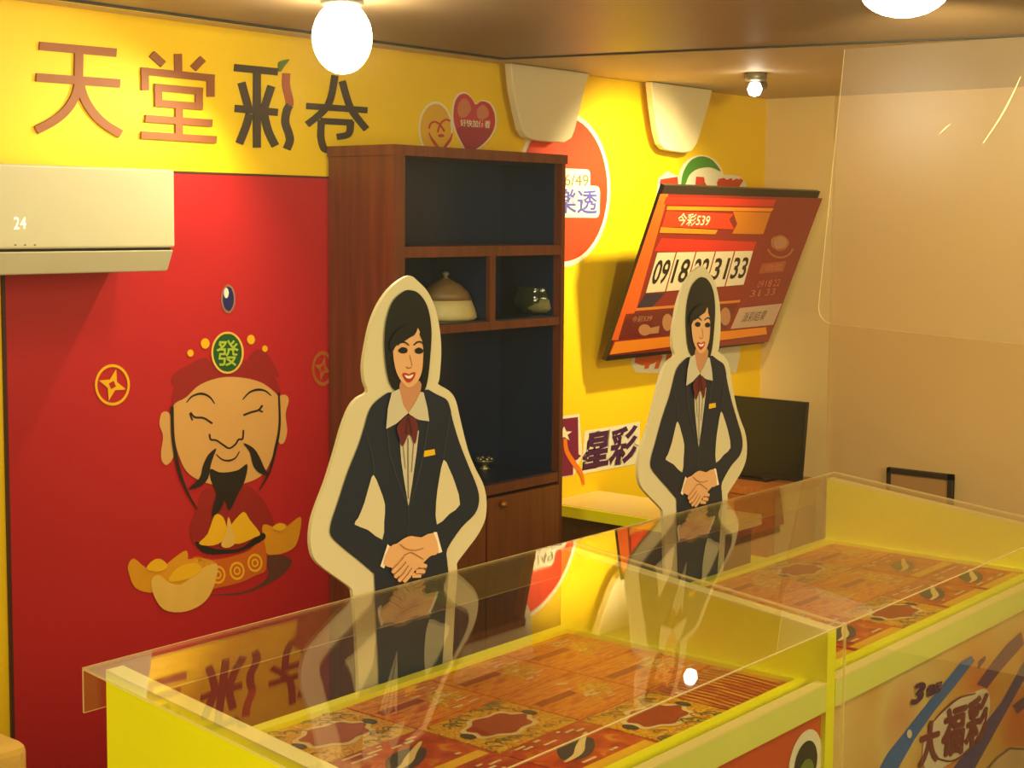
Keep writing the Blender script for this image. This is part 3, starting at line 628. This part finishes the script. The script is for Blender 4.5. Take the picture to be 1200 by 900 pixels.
# poster of the foreground counter
zt = EYE-.930
shapes('front_poster', [], INK, pz(0)) if False else None
bm = NB(); poly(bm, [(a1, PY-.001, .35), (b1-.002, PY-.001, .35), (b1-.002, PY-.001, zt), (a1, PY-.001, zt)])
obj('front_poster', bm, mat('poster_orange_red', (206, 84, 34), .4, var=.14, scale=3), c1)
d = lambda k: (lambda q: (lambda p: p)(onY(860+q[0]/8.571, 830+q[1]/8.571, PY-.0012-.001*k)))
e0 = d(0)((715, 560)); er = e0.z-d(0)((715, 225)).z
def circ(k, r, dx=0, dz=0): return [Vector((e0.x+dx+r*er*math.cos(i*math.pi/20), PY-.0022-.001*k, e0.z+dz+r*er*math.sin(i*math.pi/20))) for i in range(40)]
for k, (nm, r, m, dx, dz) in enumerate((('badge_ring', 1.0, WHT, 0, 0), ('badge_ball', .68, mat('badge_dark', (46, 44, 34), .35), 0, 0), ('badge_green', .46, mat('badge_green', (110, 128, 40), .4, var=.3, scale=30), -.0, -.02), ('badge_gold', .26, mat('badge_gold', (226, 196, 74), .4, var=.2, scale=30), -.012, -.03))):
    obj(nm, poly(NB(), circ(k, r, dx, dz)), m, c1)
# poster of the second counter
bm = NB(); poly(bm, [(a2+.002, PY-.001, .35), (b2-.002, PY-.001, .35), (b2-.002, PY-.001, zt), (a2+.002, PY-.001, zt)])
obj('front_poster', bm, printed('poster_sunset', [(.32, (214, 104, 56)), (.43, (218, 164, 78)), (.58, (226, 194, 118)), (.72, (214, 134, 92))], 2.6, rough=.4, detail=1.5), c2)
BLU = mat('poster_blue', (58, 104, 176), .4, var=.15, scale=6); VIO = mat('poster_violet', (104, 62, 100), .4, var=.1); VIO2 = mat('poster_indigo', (84, 70, 122), .4, var=.1); MAU = mat('poster_wine', (124, 52, 56), .4)
qz = lambda k: (lambda q: onY(1040+q[0]/6, 750+q[1]/6, PY-.0012-.001*k))
shapes('poster_ribbon', [[(-70,930),(60,930),(190,700),(330,500),(470,330),(615,145),(590,110),(520,150),(440,250),(300,420),(150,610),(0,800)]], BLU, qz(1), c2)
shapes('poster_ribbon', [[(440,930),(600,930),(760,640),(900,390),(1000,210),(1000,80),(900,260),(800,440),(690,580),(620,700)]], VIO2, qz(1), c2)
shapes('poster_ribbon', [[(630,310),(700,340),(800,210),(960,30),(940,-60),(830,40),(720,180)], [(640,150),(690,108),(690,140),(640,205)], [(880,460),(960,400),(1010,440),(915,520)]], VIO, qz(1), c2)
shapes('poster_oval', [smo([(700,350),(610,365),(500,410),(400,490),(310,600),(255,720),(250,860),(300,930),(420,880),(560,780),(670,640),(720,480)])], mat('poster_cream', (232, 214, 184), .4), qz(2), c2)
shapes('poster_oval_line', [stroke([(620,375),(500,410),(390,500),(330,570)],16,True,(.5,1,.3)), stroke([(340,830),(460,850),(580,760),(680,600),(700,470)],14,True)], MAU, qz(3), c2)
bm = NB()
btext(bm, '大', [(245,590),(375,550),(350,850),(225,900)], qz(4), 7, .01); btext(bm, '福', [(410,490),(560,440),(525,795),(375,825)], qz(4), 7, .01); btext(bm, '彩', [(575,425),(715,365),(692,700),(545,765)], qz(4), 7, .01)
obj('poster_lettering', bm, MAU, c2)
obj('poster_lettering', btext(NB(), '3', [(205,312),(275,292),(240,432),(172,455)], qz(4), 7, .01), PUR, c2)
obj('poster_lettering', btext(NB(), '億起', [(285,320),(388,285),(370,365),(278,405)], qz(4), 3), PUR, c2)
shapes('poster_badge', [ell(155,660,18,30)], mat('poster_cream', (232, 214, 184), .4), qz(3), c2)
shapes('poster_figure', [smo([(700,930),(780,830),(850,760),(1000,765),(1000,930)],2)], mat('poster_peach', (220, 180, 128), .4), qz(1), c2)
shapes('poster_outline', [stroke([(690,920),(770,830),(860,762),(1000,768)],16)], mat('poster_taupe', (130, 104, 76), .4), qz(2), c2)

# acrylic covers
ACR = clear('clear_acrylic', (.98, .97, .93), .008, f0=.06); EDG = mat('acrylic_edge', (236, 214, 160), .35, var=.02)
def acr_edge():
    m = bpy.data.materials.new('acrylic_cut_edge'); m.use_nodes = True; nt = m.node_tree; b = nt.nodes['Principled BSDF']
    b.inputs['Base Color'].default_value = lin((238, 214, 150)); b.inputs['Roughness'].default_value = .3; b.inputs['Alpha'].default_value = .55
    return m
AED = acr_edge()
def cover(x0, x1, label):
    t = thing('acrylic_cover', label, 'cover', ((x0+x1)/2, (YB+YF)/2, zl(1.64)), 'clear acrylic counter covers'); th = .004
    def sheet(nm, v8):
        bm = hexa(NB(), v8); bmesh.ops.recalc_face_normals(bm, faces=bm.faces); bm.normal_update()
        ar = sorted([f.calc_area() for f in bm.faces])[-2]
        for f in bm.faces:
            if f.calc_area() < ar*.5: f.material_index = 1
        obj(nm, bm, None, t, mats=[ACR, AED])
    sheet('lid', [(x0,YF,HF-.0),(x1,YF,HF),(x1,YB,HB),(x0,YB,HB),(x0,YF,HF+th),(x1,YF,HF+th),(x1,YB,HB+th),(x0,YB,HB+th)])
    sheet('back_drop', [(x0,YB,HB-.068),(x1,YB,HB-.068),(x1,YB+th,HB-.068),(x0,YB+th,HB-.068),(x0,YB,HB+th),(x1,YB,HB+th),(x1,YB+th,HB+th),(x0,YB+th,HB+th)])
    sheet('front_drop', [(x0,YF-th,HF-.85),(x1,YF-th,HF-.85),(x1,YF,HF-.85),(x0,YF,HF-.85),(x0,YF-th,HF+th),(x1,YF-th,HF+th),(x1,YF,HF+th),(x0,YF,HF+th)])
cover(1.36, 2.606, 'clear acrylic cover resting on the foreground yellow counter')
cover(2.610, 3.84, 'clear acrylic cover resting on the farther counter under the right standee')

# scratch tickets laid in the trays
PR = {
 'gold': printed('ticket_gold_print', [(.30, (140, 60, 10)), (.40, (212, 140, 14)), (.50, (238, 182, 24)), (.57, (176, 84, 16)), (.64, (232, 170, 30)), (.75, (226, 200, 130))], 40, detail=5, dist=1.5),
 'orange': printed('ticket_orange_print', [(.30, (170, 52, 12)), (.43, (214, 92, 18)), (.52, (238, 150, 26)), (.60, (206, 78, 18)), (.72, (236, 176, 60))], 18, stretch=(1, 5, 1), detail=5),
 'red': printed('ticket_red_print', [(.28, (128, 22, 12)), (.45, (182, 44, 18)), (.58, (200, 70, 20)), (.70, (214, 128, 40))], 22, detail=5, dist=.8),
 'striped': printed('ticket_striped_print', [(.40, (224, 140, 36)), (.47, (222, 150, 60)), (.53, (180, 66, 24)), (.62, (196, 84, 26))], 18, stretch=(3.5, .35, 1), detail=3)}
PLQ = mat('ticket_plaque_red', (160, 46, 20), .4, var=.2, scale=30); NVY = mat('ticket_navy', (52, 44, 62), .4); TCR = mat('ticket_cream', (230, 200, 140), .4, var=.1, scale=40); TGD = mat('ticket_yellow_band', (236, 178, 28), .4, var=.12, scale=40); TOL = mat('ticket_olive', (112, 104, 60), .45)
def ticket(x0, y0, x1, y1, kind, label, where):
    z0 = TZ+.0006; z1 = z0+.002
    t = thing('scratch_ticket', label, 'scratch ticket', ((x0+x1)/2, (y0+y1)/2, z0), 'scratch tickets in the '+where)
    g = .003
    obj('ticket_sheet', box(NB(), (x0+g, y0+g, z0), (x1-g, y1-g, z1)), PR[kind], t)
    w_, h_ = x1-x0, y1-y0
    f = lambda k: (lambda q: Vector((x0+q[0]*w_, y0+q[1]*h_, z1+.0006+.0005*k)))
    rr = random.Random(hash((round(x0, 3), round(y0, 3))) & 0xffff)
    if kind == 'gold':
        pl = [(.28+.0*i, .5) for i in range(1)]
        out = []
        for i in range(36):
            a_ = 2*math.pi*i/36; k_ = 1+.10*math.cos(7*a_); out.append((.5+.30*k_*math.cos(a_), .5+.24*k_*math.sin(a_)))
        shapes('plaque_border', [[(.5+(x-.5)*1.18, .5+(y-.5)*1.22) for x, y in out]], TCR, f(0), t); shapes('plaque', [out], PLQ, f(1), t)
        sw = []
        for i in range(26):
            cx, cy = rr.uniform(.06, .94), rr.choice((rr.uniform(.04, .24), rr.uniform(.76, .95))); sw.append(stroke([(cx-.05, cy), (cx-.02, cy+.05), (cx+.03, cy+.02), (cx+.05, cy-.04)], .018, True))
        shapes('scrollwork', sw, TOL, f(0), t)
        shapes('gem', [ell(.12, .5, .05, .09), ell(.88, .5, .05, .09)], NVY, f(1), t)
    elif kind == 'orange':
        shapes('fine_lines', [[(.04, y), (.96, y), (.96, y+.012), (.04, y+.012)] for y in (.12, .3, .48, .66, .84)], TGD, f(0), t)
        shapes('title_band', [[(.06, .52), (.55, .52), (.55, .63), (.06, .63)]], PLQ, f(1), t)
        shapes('fine_print', [[(u, v), (u+l, v), (u+l, v+.03), (u, v+.03)] for u, v, l in [(rr.uniform(.5, .8), rr.uniform(.1, .85), rr.uniform(.03, .14)) for _ in range(14)]], TCR, f(1), t)
        shapes('picture', [smo([(.56, .2), (.66, .34), (.82, .3), (.92, .5), (.8, .68), (.64, .6), (.54, .42)])], PR['gold'], f(0), t)
    elif kind == 'red':
        shapes('dark_badge', [smo([(.2, .45), (.35, .66), (.6, .72), (.72, .6), (.55, .42), (.35, .34)])], NVY, f(0), t)
        shapes('swoosh', [stroke([(.16, .4), (.36, .44), (.56, .58), (.8, .74)], .09, True, (.3, 1, .3))], TCR, f(1), t)
        shapes('price_band', [[(.05, .06), (.95, .06), (.95, .2), (.05, .2)]], TGD, f(0), t)
        shapes('fine_print', [[(u, v), (u+l, v), (u+l, v+.035), (u, v+.035)] for u, v, l in [(rr.uniform(.05, .8), rr.choice((.8, .86, .92, .26)), rr.uniform(.03, .16)) for _ in range(14)]], TCR, f(0), t)
    else:
        shapes('stripes', [stroke([(.04+.075*i, .08), (.08+.075*i, .5), (.05+.075*i, .92)], .028, True) for i in range(12)], PLQ, f(0), t)
def tray_tickets(xa, xb, where, rows, desc):
    n = len(rows[0]); dx = (xb-xa)/n; dy = (1.934-1.385)/len(rows)
    ordn = ['first', 'second', 'third', 'fourth', 'fifth', 'sixth']
    rown = ['back', 'middle', 'front']
    for j, r in enumerate(rows):
        for i, k in enumerate(r):
            y1 = 1.934-j*dy
            ticket(xa+i*dx, y1-dy, xa+(i+1)*dx, y1, k, f'{desc[k]}, {ordn[i]} from left, {rown[j]} row of {where}', where)
desc = {'gold': 'gold scrollwork ticket with red plaque', 'orange': 'orange fine lined ticket', 'red': 'red ticket with dark badge', 'striped': 'striped red and orange ticket'}
tray_tickets(a1+.015, b1-.015, 'foreground tray', [['red', 'gold', 'orange', 'orange', 'orange'], ['orange', 'red', 'gold', 'orange', 'orange'], ['gold', 'red', 'red', 'gold', 'striped']], desc)
tray_tickets(a2+.004, b2-.015, 'farther tray', [['orange', 'orange', 'orange', 'gold', 'orange'], ['gold', 'orange', 'orange', 'orange', 'red'], ['red', 'red', 'gold', 'red', 'red']], desc)

# ------------------------------------------------------------------ cardboard standees
SY = 1.984
def st(k): return lambda q: onY(340+q[0]/2.25, 300+q[1]/2.25, SY-.0015-.0009*k)
CB = mat('standee_cardboard', (208, 194, 154), .5, var=.03); SUIT = mat('standee_suit', (17, 26, 44), .42, var=.15, scale=6)
HAIR = mat('standee_hair', (16, 18, 18), .35); SSK = mat('standee_skin', (218, 164, 112), .5, var=.03); SHRT = mat('standee_shirt', (196, 184, 156), .5, var=.05)
BOW = mat('standee_bow', (96, 18, 26), .45, var=.2, scale=60); TAGY = mat('standee_name_tag', (226, 176, 20), .4); LIP = mat('standee_lips', (176, 40, 44), .4); TEE = mat('standee_teeth', (238, 224, 200), .4)
SKL = mat('standee_skin_line', (150, 92, 58), .5); LAP = mat('standee_lapel_line', (48, 52, 56), .42)
left = [(318,52),(290,65),(262,90),(235,130),(215,180),(202,240),(195,290),(198,330),(206,358),(180,375),(160,400),(140,450),(120,520),(95,600),(72,660),(60,700),(55,745),(60,785),(75,810),(110,838),(155,870),(166,882)]
lowl = [(169,905),(173,950),(182,1100)]; right = [(340,68),(365,95),(385,140),(397,200),(400,260),(395,325),(392,338),(420,355),(438,380),(450,430),(470,510),(490,560),(510,600),(519,640),(517,690),(500,730),(475,765),(448,800),(441,812)]
lowr = [(443,838),(437,910),(430,1050)]
GND = 1750
def straight(pts, drop):               # carry the last point straight down to the floor
    p = st(0)(pts[-1]); return p
t = thing('cardboard_standee', 'larger cutout of a saleswoman in dark suit behind the foreground counter', 'standee', (2.13, SY, 0), 'saleswoman cutouts behind the counters')
def outline():
    c = smo(left[::-1]+[(318,52)][:0]+right, 3, False)
    P = [st(0)(q) for q in c]; P = [Vector((p.x, SY, p.z)) for p in P]
    R = [Vector((st(0)(q).x, SY, st(0)(q).z)) for q in lowr]; L = [Vector((st(0)(q).x, SY, st(0)(q).z)) for q in lowl]
    R.append(Vector((R[-1].x, SY, 0.0))); L.append(Vector((L[-1].x, SY, 0.0)))
    return P+R+L[::-1]
bm = prism(NB(), outline(), (0, .008, 0)); obj('board', bm, CB, t)
obj('support_strut', hexa(NB(), [(2.08,SY+.008,0),(2.18,SY+.008,0),(2.18,SY+.25,0),(2.08,SY+.25,0),(2.08,SY+.008,.8),(2.18,SY+.008,.8),(2.18,SY+.02,.8),(2.08,SY+.02,.8)]), CB, t)
jl = [(258,360),(240,372),(218,392),(205,418),(196,450),(180,500),(152,570),(126,650),(108,705),(108,738),(140,770),(180,802),(222,838)]
jr = [(365,352),(385,364),(412,378),(422,400),(428,430),(446,490),(470,552),(494,612),(498,650),(486,682),(452,716),(415,772),(414,800)]
J = [st(1)(q) for q in smo(jl[::-1], 3, False)+smo(jr, 3, False)]
legR = [st(1)(q) for q in [(418,840),(410,940),(400,1100)]]; legL = [st(1)(q) for q in [(224,880),(227,950),(234,1100)]]
yy = J[0].y
J2 = J+legR+[Vector((legR[-1].x, yy, .06)), Vector((legL[-1].x, yy, .06))]+legL[::-1]
obj('suit', poly(NB(), J2), SUIT, t)
shapes('arm_gap', [smo([(220,577),(236,612),(250,655),(248,700),(243,748),(205,722),(170,708),(180,690),(196,650),(210,600)],2), smo([(405,537),(420,562),(436,602),(448,655),(420,680),(387,708),(385,650),(393,588)],2)], CB, st(2), t)
shapes('hair', [smo([(300,93),(318,90),(337,97),(355,118),(367,150),(373,200),(370,262),(364,320),(356,352),(345,362),(340,330),(300,330),(292,358),(280,356),(266,342),(256,310),(250,262),(249,210),(256,160),(272,118)])], HAIR, st(2), t)
shapes('neck', [smo([(292,330),(292,375),(300,398),(311,414),(324,398),(342,362),(342,330)],3)], mat('standee_neck', (190, 130, 88), .5), st(3), t)
fc = shapes('face', [smo([(272,226),(272,262),(278,298),(288,322),(304,342),(316,346),(330,338),(343,318),(350,292),(354,255),(351,225),(343,203),(336,190),(329,206),(316,214),(298,226),(284,232)],3)], SSK, st(4), t)
shapes('fringe', [smo([(262,240),(268,215),(290,190),(320,180),(336,188),(329,207),(316,215),(298,227),(284,233),(276,242),(270,252)],3), smo([(352,200),(360,230),(356,300),(352,330),(348,320),(352,262),(349,225),(341,205)],3)], HAIR, st(5), t)
shapes('eyebrow', [stroke([(284,236),(292,228),(304,228),(314,236)],4.5,True,(.4,1,.6)), stroke([(326,235),(336,227),(346,227),(353,235)],4.5,True,(.6,1,.4))], HAIR, st(6), fc)
shapes('eye', [smo([(285,248),(296,240),(309,245),(307,255),(296,257),(288,254)],3), smo([(329,247),(340,241),(351,248),(348,256),(338,258),(331,255)],3)], HAIR, st(5), fc)
shapes('nose_line', [stroke([(306,292),(312,296),(320,293)],3,True), stroke([(316,262),(320,280),(322,290)],1.6,True)], SKL, st(5), fc)
shapes('lips', [smo([(296,311),(305,308),(313,312),(322,307),(331,308),(325,325),(313,334),(303,327)],3)], LIP, st(5), fc)
shapes('teeth', [smo([(302,314),(313,316),(325,312),(319,322),(308,322)],3)], TEE, st(6), fc)
shapes('shirt_front', [[(288,470),(340,460),(333,520),(322,600),(312,660),(302,600),(293,540)]], SHRT, st(2), t)
shapes('shirt_fold', [stroke([(311,480),(311,560),(312,640)],3,False), stroke([(298,500),(304,560)],2), stroke([(326,490),(320,570)],2)], mat('standee_shirt_line', (120, 108, 84), .5), st(3), t)
shapes('collar', [[(288,350),(268,360),(258,400),(253,456),(280,442),(300,424),(312,414),(298,392)], [(344,358),(352,360),(362,400),(367,436),(340,432),(322,424),(312,414),(328,390)]], SHRT, st(4), t)
bw = shapes('bow_tie', [smo([(282,452),(298,428),(312,420),(326,424),(336,442),(336,466),(329,496),(319,474),(312,472),(305,486),(296,502),(287,478)],3)], BOW, st(5), t)
shapes('bow_fold', [stroke([(311,424),(306,470)],4), stroke([(314,424),(322,470)],4)], mat('standee_bow_dark', (58, 10, 16), .5), st(6), bw)
shapes('name_tag', [[(352,514),(381,509),(383,524),(353,530)]], TAGY, st(2), t)
shapes('lapel', [stroke([(256,452),(262,520),(280,580),(310,656)],3), stroke([(366,432),(352,520),(334,600),(314,658)],3), stroke([(312,660),(312,740)],2), stroke([(196,460),(215,520),(222,575)],2.5,True), stroke([(424,410),(412,480),(404,535)],2.5,True)], LAP, st(2), t)
shapes('cuff', [[(257,760),(265,767),(248,824),(238,818)], [(378,728),(387,728),(401,780),(391,784)]], TEE, st(3), t)
hd = shapes('hand', [smo([(262,768),(282,758),(300,745),(320,738),(346,742),(378,730),(392,781),(372,790),(358,802),(330,830),(300,845),(276,840),(268,822),(246,812)],2)], SSK, st(4), t)
fing = [[(296,800),(282,820),(270,836)], [(304,812),(290,832),(276,848)], [(314,820),(300,842),(286,858)], [(326,822),(312,844),(300,860)], [(338,815),(350,816),(361,818)], [(332,830),(345,830),(356,834)], [(322,842),(334,842),(346,844)]]
shapes('finger', [stroke(p, 13, True, (1, 1, .6)) for p in fing], SSK, st(5), hd)
shapes('finger_line', [stroke(p, 2.2, True) for p in ([(300,793),(284,812),(266,830)], [(306,806),(290,826),(272,842)], [(312,816),(298,838),(282,852)], [(322,822),(308,842),(294,858)], [(290,760),(306,772),(330,776),(352,770)], [(334,826),(346,824),(360,826)], [(330,838),(342,838),(352,840)], [(300,790),(318,782),(336,790),(352,800)])], SKL, st(6), hd)
standee1 = t
def dup(root, off, label):
    r = root.copy(); C.objects.link(r); r.location = root.location+Vector(off); r['label'] = label
    for ch in list(root.children):
        c = ch.copy(); C.objects.link(c); c.parent = r
        for g in list(ch.children):
            e = g.copy(); C.objects.link(e); e.parent = c
    return r
dup(standee1, (1.033, 0, .0), 'smaller looking cutout of a saleswoman in front of the tilted screen')

# ------------------------------------------------------------------ hanging clear sheet at the right
X_S = 4.0
sb0 = onX(957, 378, X_S); sb1 = onX(1260, 410, X_S); st0 = onX(990, 40, X_S)
pts = []
for a_, b_ in ((Vector((X_S, st0.y, ZC-.006)), 0),): pts.append(a_)
c0 = Vector((X_S, sb0.y, sb0.z)); up_d = (pts[0]-c0).normalized(); rt_d = (Vector((X_S, sb1.y, sb1.z))-c0).normalized(); r_ = .05
for i in range(7):
    a_ = i/6*math.pi/2; pts.append(c0+up_d*r_*(1-math.sin(a_))+rt_d*r_*(1-math.cos(a_)))
pts.append(Vector((X_S, sb1.y, sb1.z))); pts.append(Vector((X_S, sb1.y, ZC-.006)))
t = thing('hanging_acrylic_sheet', 'large clear acrylic sheet with rounded corner hanging from the ceiling at right', 'screen', (X_S, st0.y-.3, ZC-.006))
bm = prism(NB(), pts, (.004, 0, 0))
bm.normal_update()
for f in bm.faces:
    if abs(f.normal.x) < .7: f.material_index = 1
obj('sheet', bm, None, t, mats=[clear('hazy_acrylic', (.98, .97, .95), .02, (240, 215, 170), rough=.3), AED])
sx = lambda q: onX(q[0], q[1], X_S-.0012)
SCRT = mat('scratch_white', (232, 206, 150), .4)
shapes('scratch_mark', [stroke([(1196,90),(1186,112),(1172,138),(1152,168)],1.8,True,(.3,1,.4)), stroke([(1100,158),(1108,150),(1114,145)],1.5,True,(.2,1,.2))], SCRT, sx, t)

# ------------------------------------------------------------------ lamps
def globe(px, py, z, r, rz, label, strength):
    p = onZ(px, py, z)
    t = thing('ceiling_lamp', label, 'ceiling lamp', (p.x, p.y, ZC), 'glowing ceiling lamps')
    obj('ceiling_rose', lathe(NB(), [(.045, -.02), (.05, -.012), (.05, 0)], (p.x, p.y, ZC), 20), mat('lamp_metal', (120, 110, 90), .35, metal=.6), t, True)
    obj('stem', tube(NB(), (p.x, p.y, z+rz*.9), (p.x, p.y, ZC-.015), .008), mat('lamp_metal', (120, 110, 90), .35, metal=.6), t)
    prof = [(0, -rz)]+[(r*math.cos(a), rz*math.sin(a)) for a in [math.radians(d_) for d_ in range(-75, 76, 15)]]+[(0, rz)]
    obj('glowing_globe', lathe(NB(), prof, (p.x, p.y, z), 24), glow('lamp_glow_%g' % strength, (255, 250, 214), strength), t, True)
globe(401, 44, 2.16, .068, .082, 'bright round lamp in front of the sign character 卷', 55)
globe(1060, -14, 2.195, .085, .055, 'bright lamp cut by the top edge of the photo at right', 30)
p = onZ(885, 104, 2.215)
t = thing('spotlight', 'small lit spotlight on the ceiling above the tilted screen', 'spotlight', (p.x, p.y, ZC+.02))
obj('mount', lathe(NB(), [(.035, -.01), (.04, 0), (.04, .02)], (p.x, p.y, ZC), 18), mat('lamp_metal', (120, 110, 90), .35, metal=.6), t, True)
obj('arm', tube(NB(), (p.x, p.y, ZC), (p.x-.005, p.y+.0, 2.22), .008), mat('lamp_metal', (120, 110, 90), .35, metal=.6), t)
obj('head', tube(NB(), (p.x+.06, p.y+.01, 2.232), (p.x, p.y-.0, 2.215), .022, 16), mat('lamp_metal', (120, 110, 90), .35, metal=.6), t)
obj('bulb', lathe(NB(), [(0, -.026), (.018, -.02), (.026, 0), (.018, .02), (0, .026)], (p.x-.02, p.y-.01, 2.212), 16), glow('bulb_glow', (255, 248, 225), 18), t, True)

# ------------------------------------------------------------------ upholstered stool corner at lower left
q = onY(35, 868, 2.2)
t = thing('upholstered_stool', 'beige upholstered stool cut by the lower left corner of the photo', 'stool', (q.x-.2, 2.4, 0))
FAB = mat('stool_fabric', (206, 160, 72), .8, var=.1, scale=60, bump=.2)
obj('seat', box(NB(), (q.x-.42, 2.2, q.z-.16), (q.x, 2.6, q.z)), FAB, t, bevel=.018)
obj('apron', box(NB(), (q.x-.40, 2.22, q.z-.24), (q.x-.02, 2.58, q.z-.16)), DKB, t)
for sx_ in (q.x-.39, q.x-.07):
    for sy_ in (2.23, 2.53): obj('leg', box(NB(), (sx_, sy_, 0), (sx_+.04, sy_+.04, q.z-.24)), DKB, t)
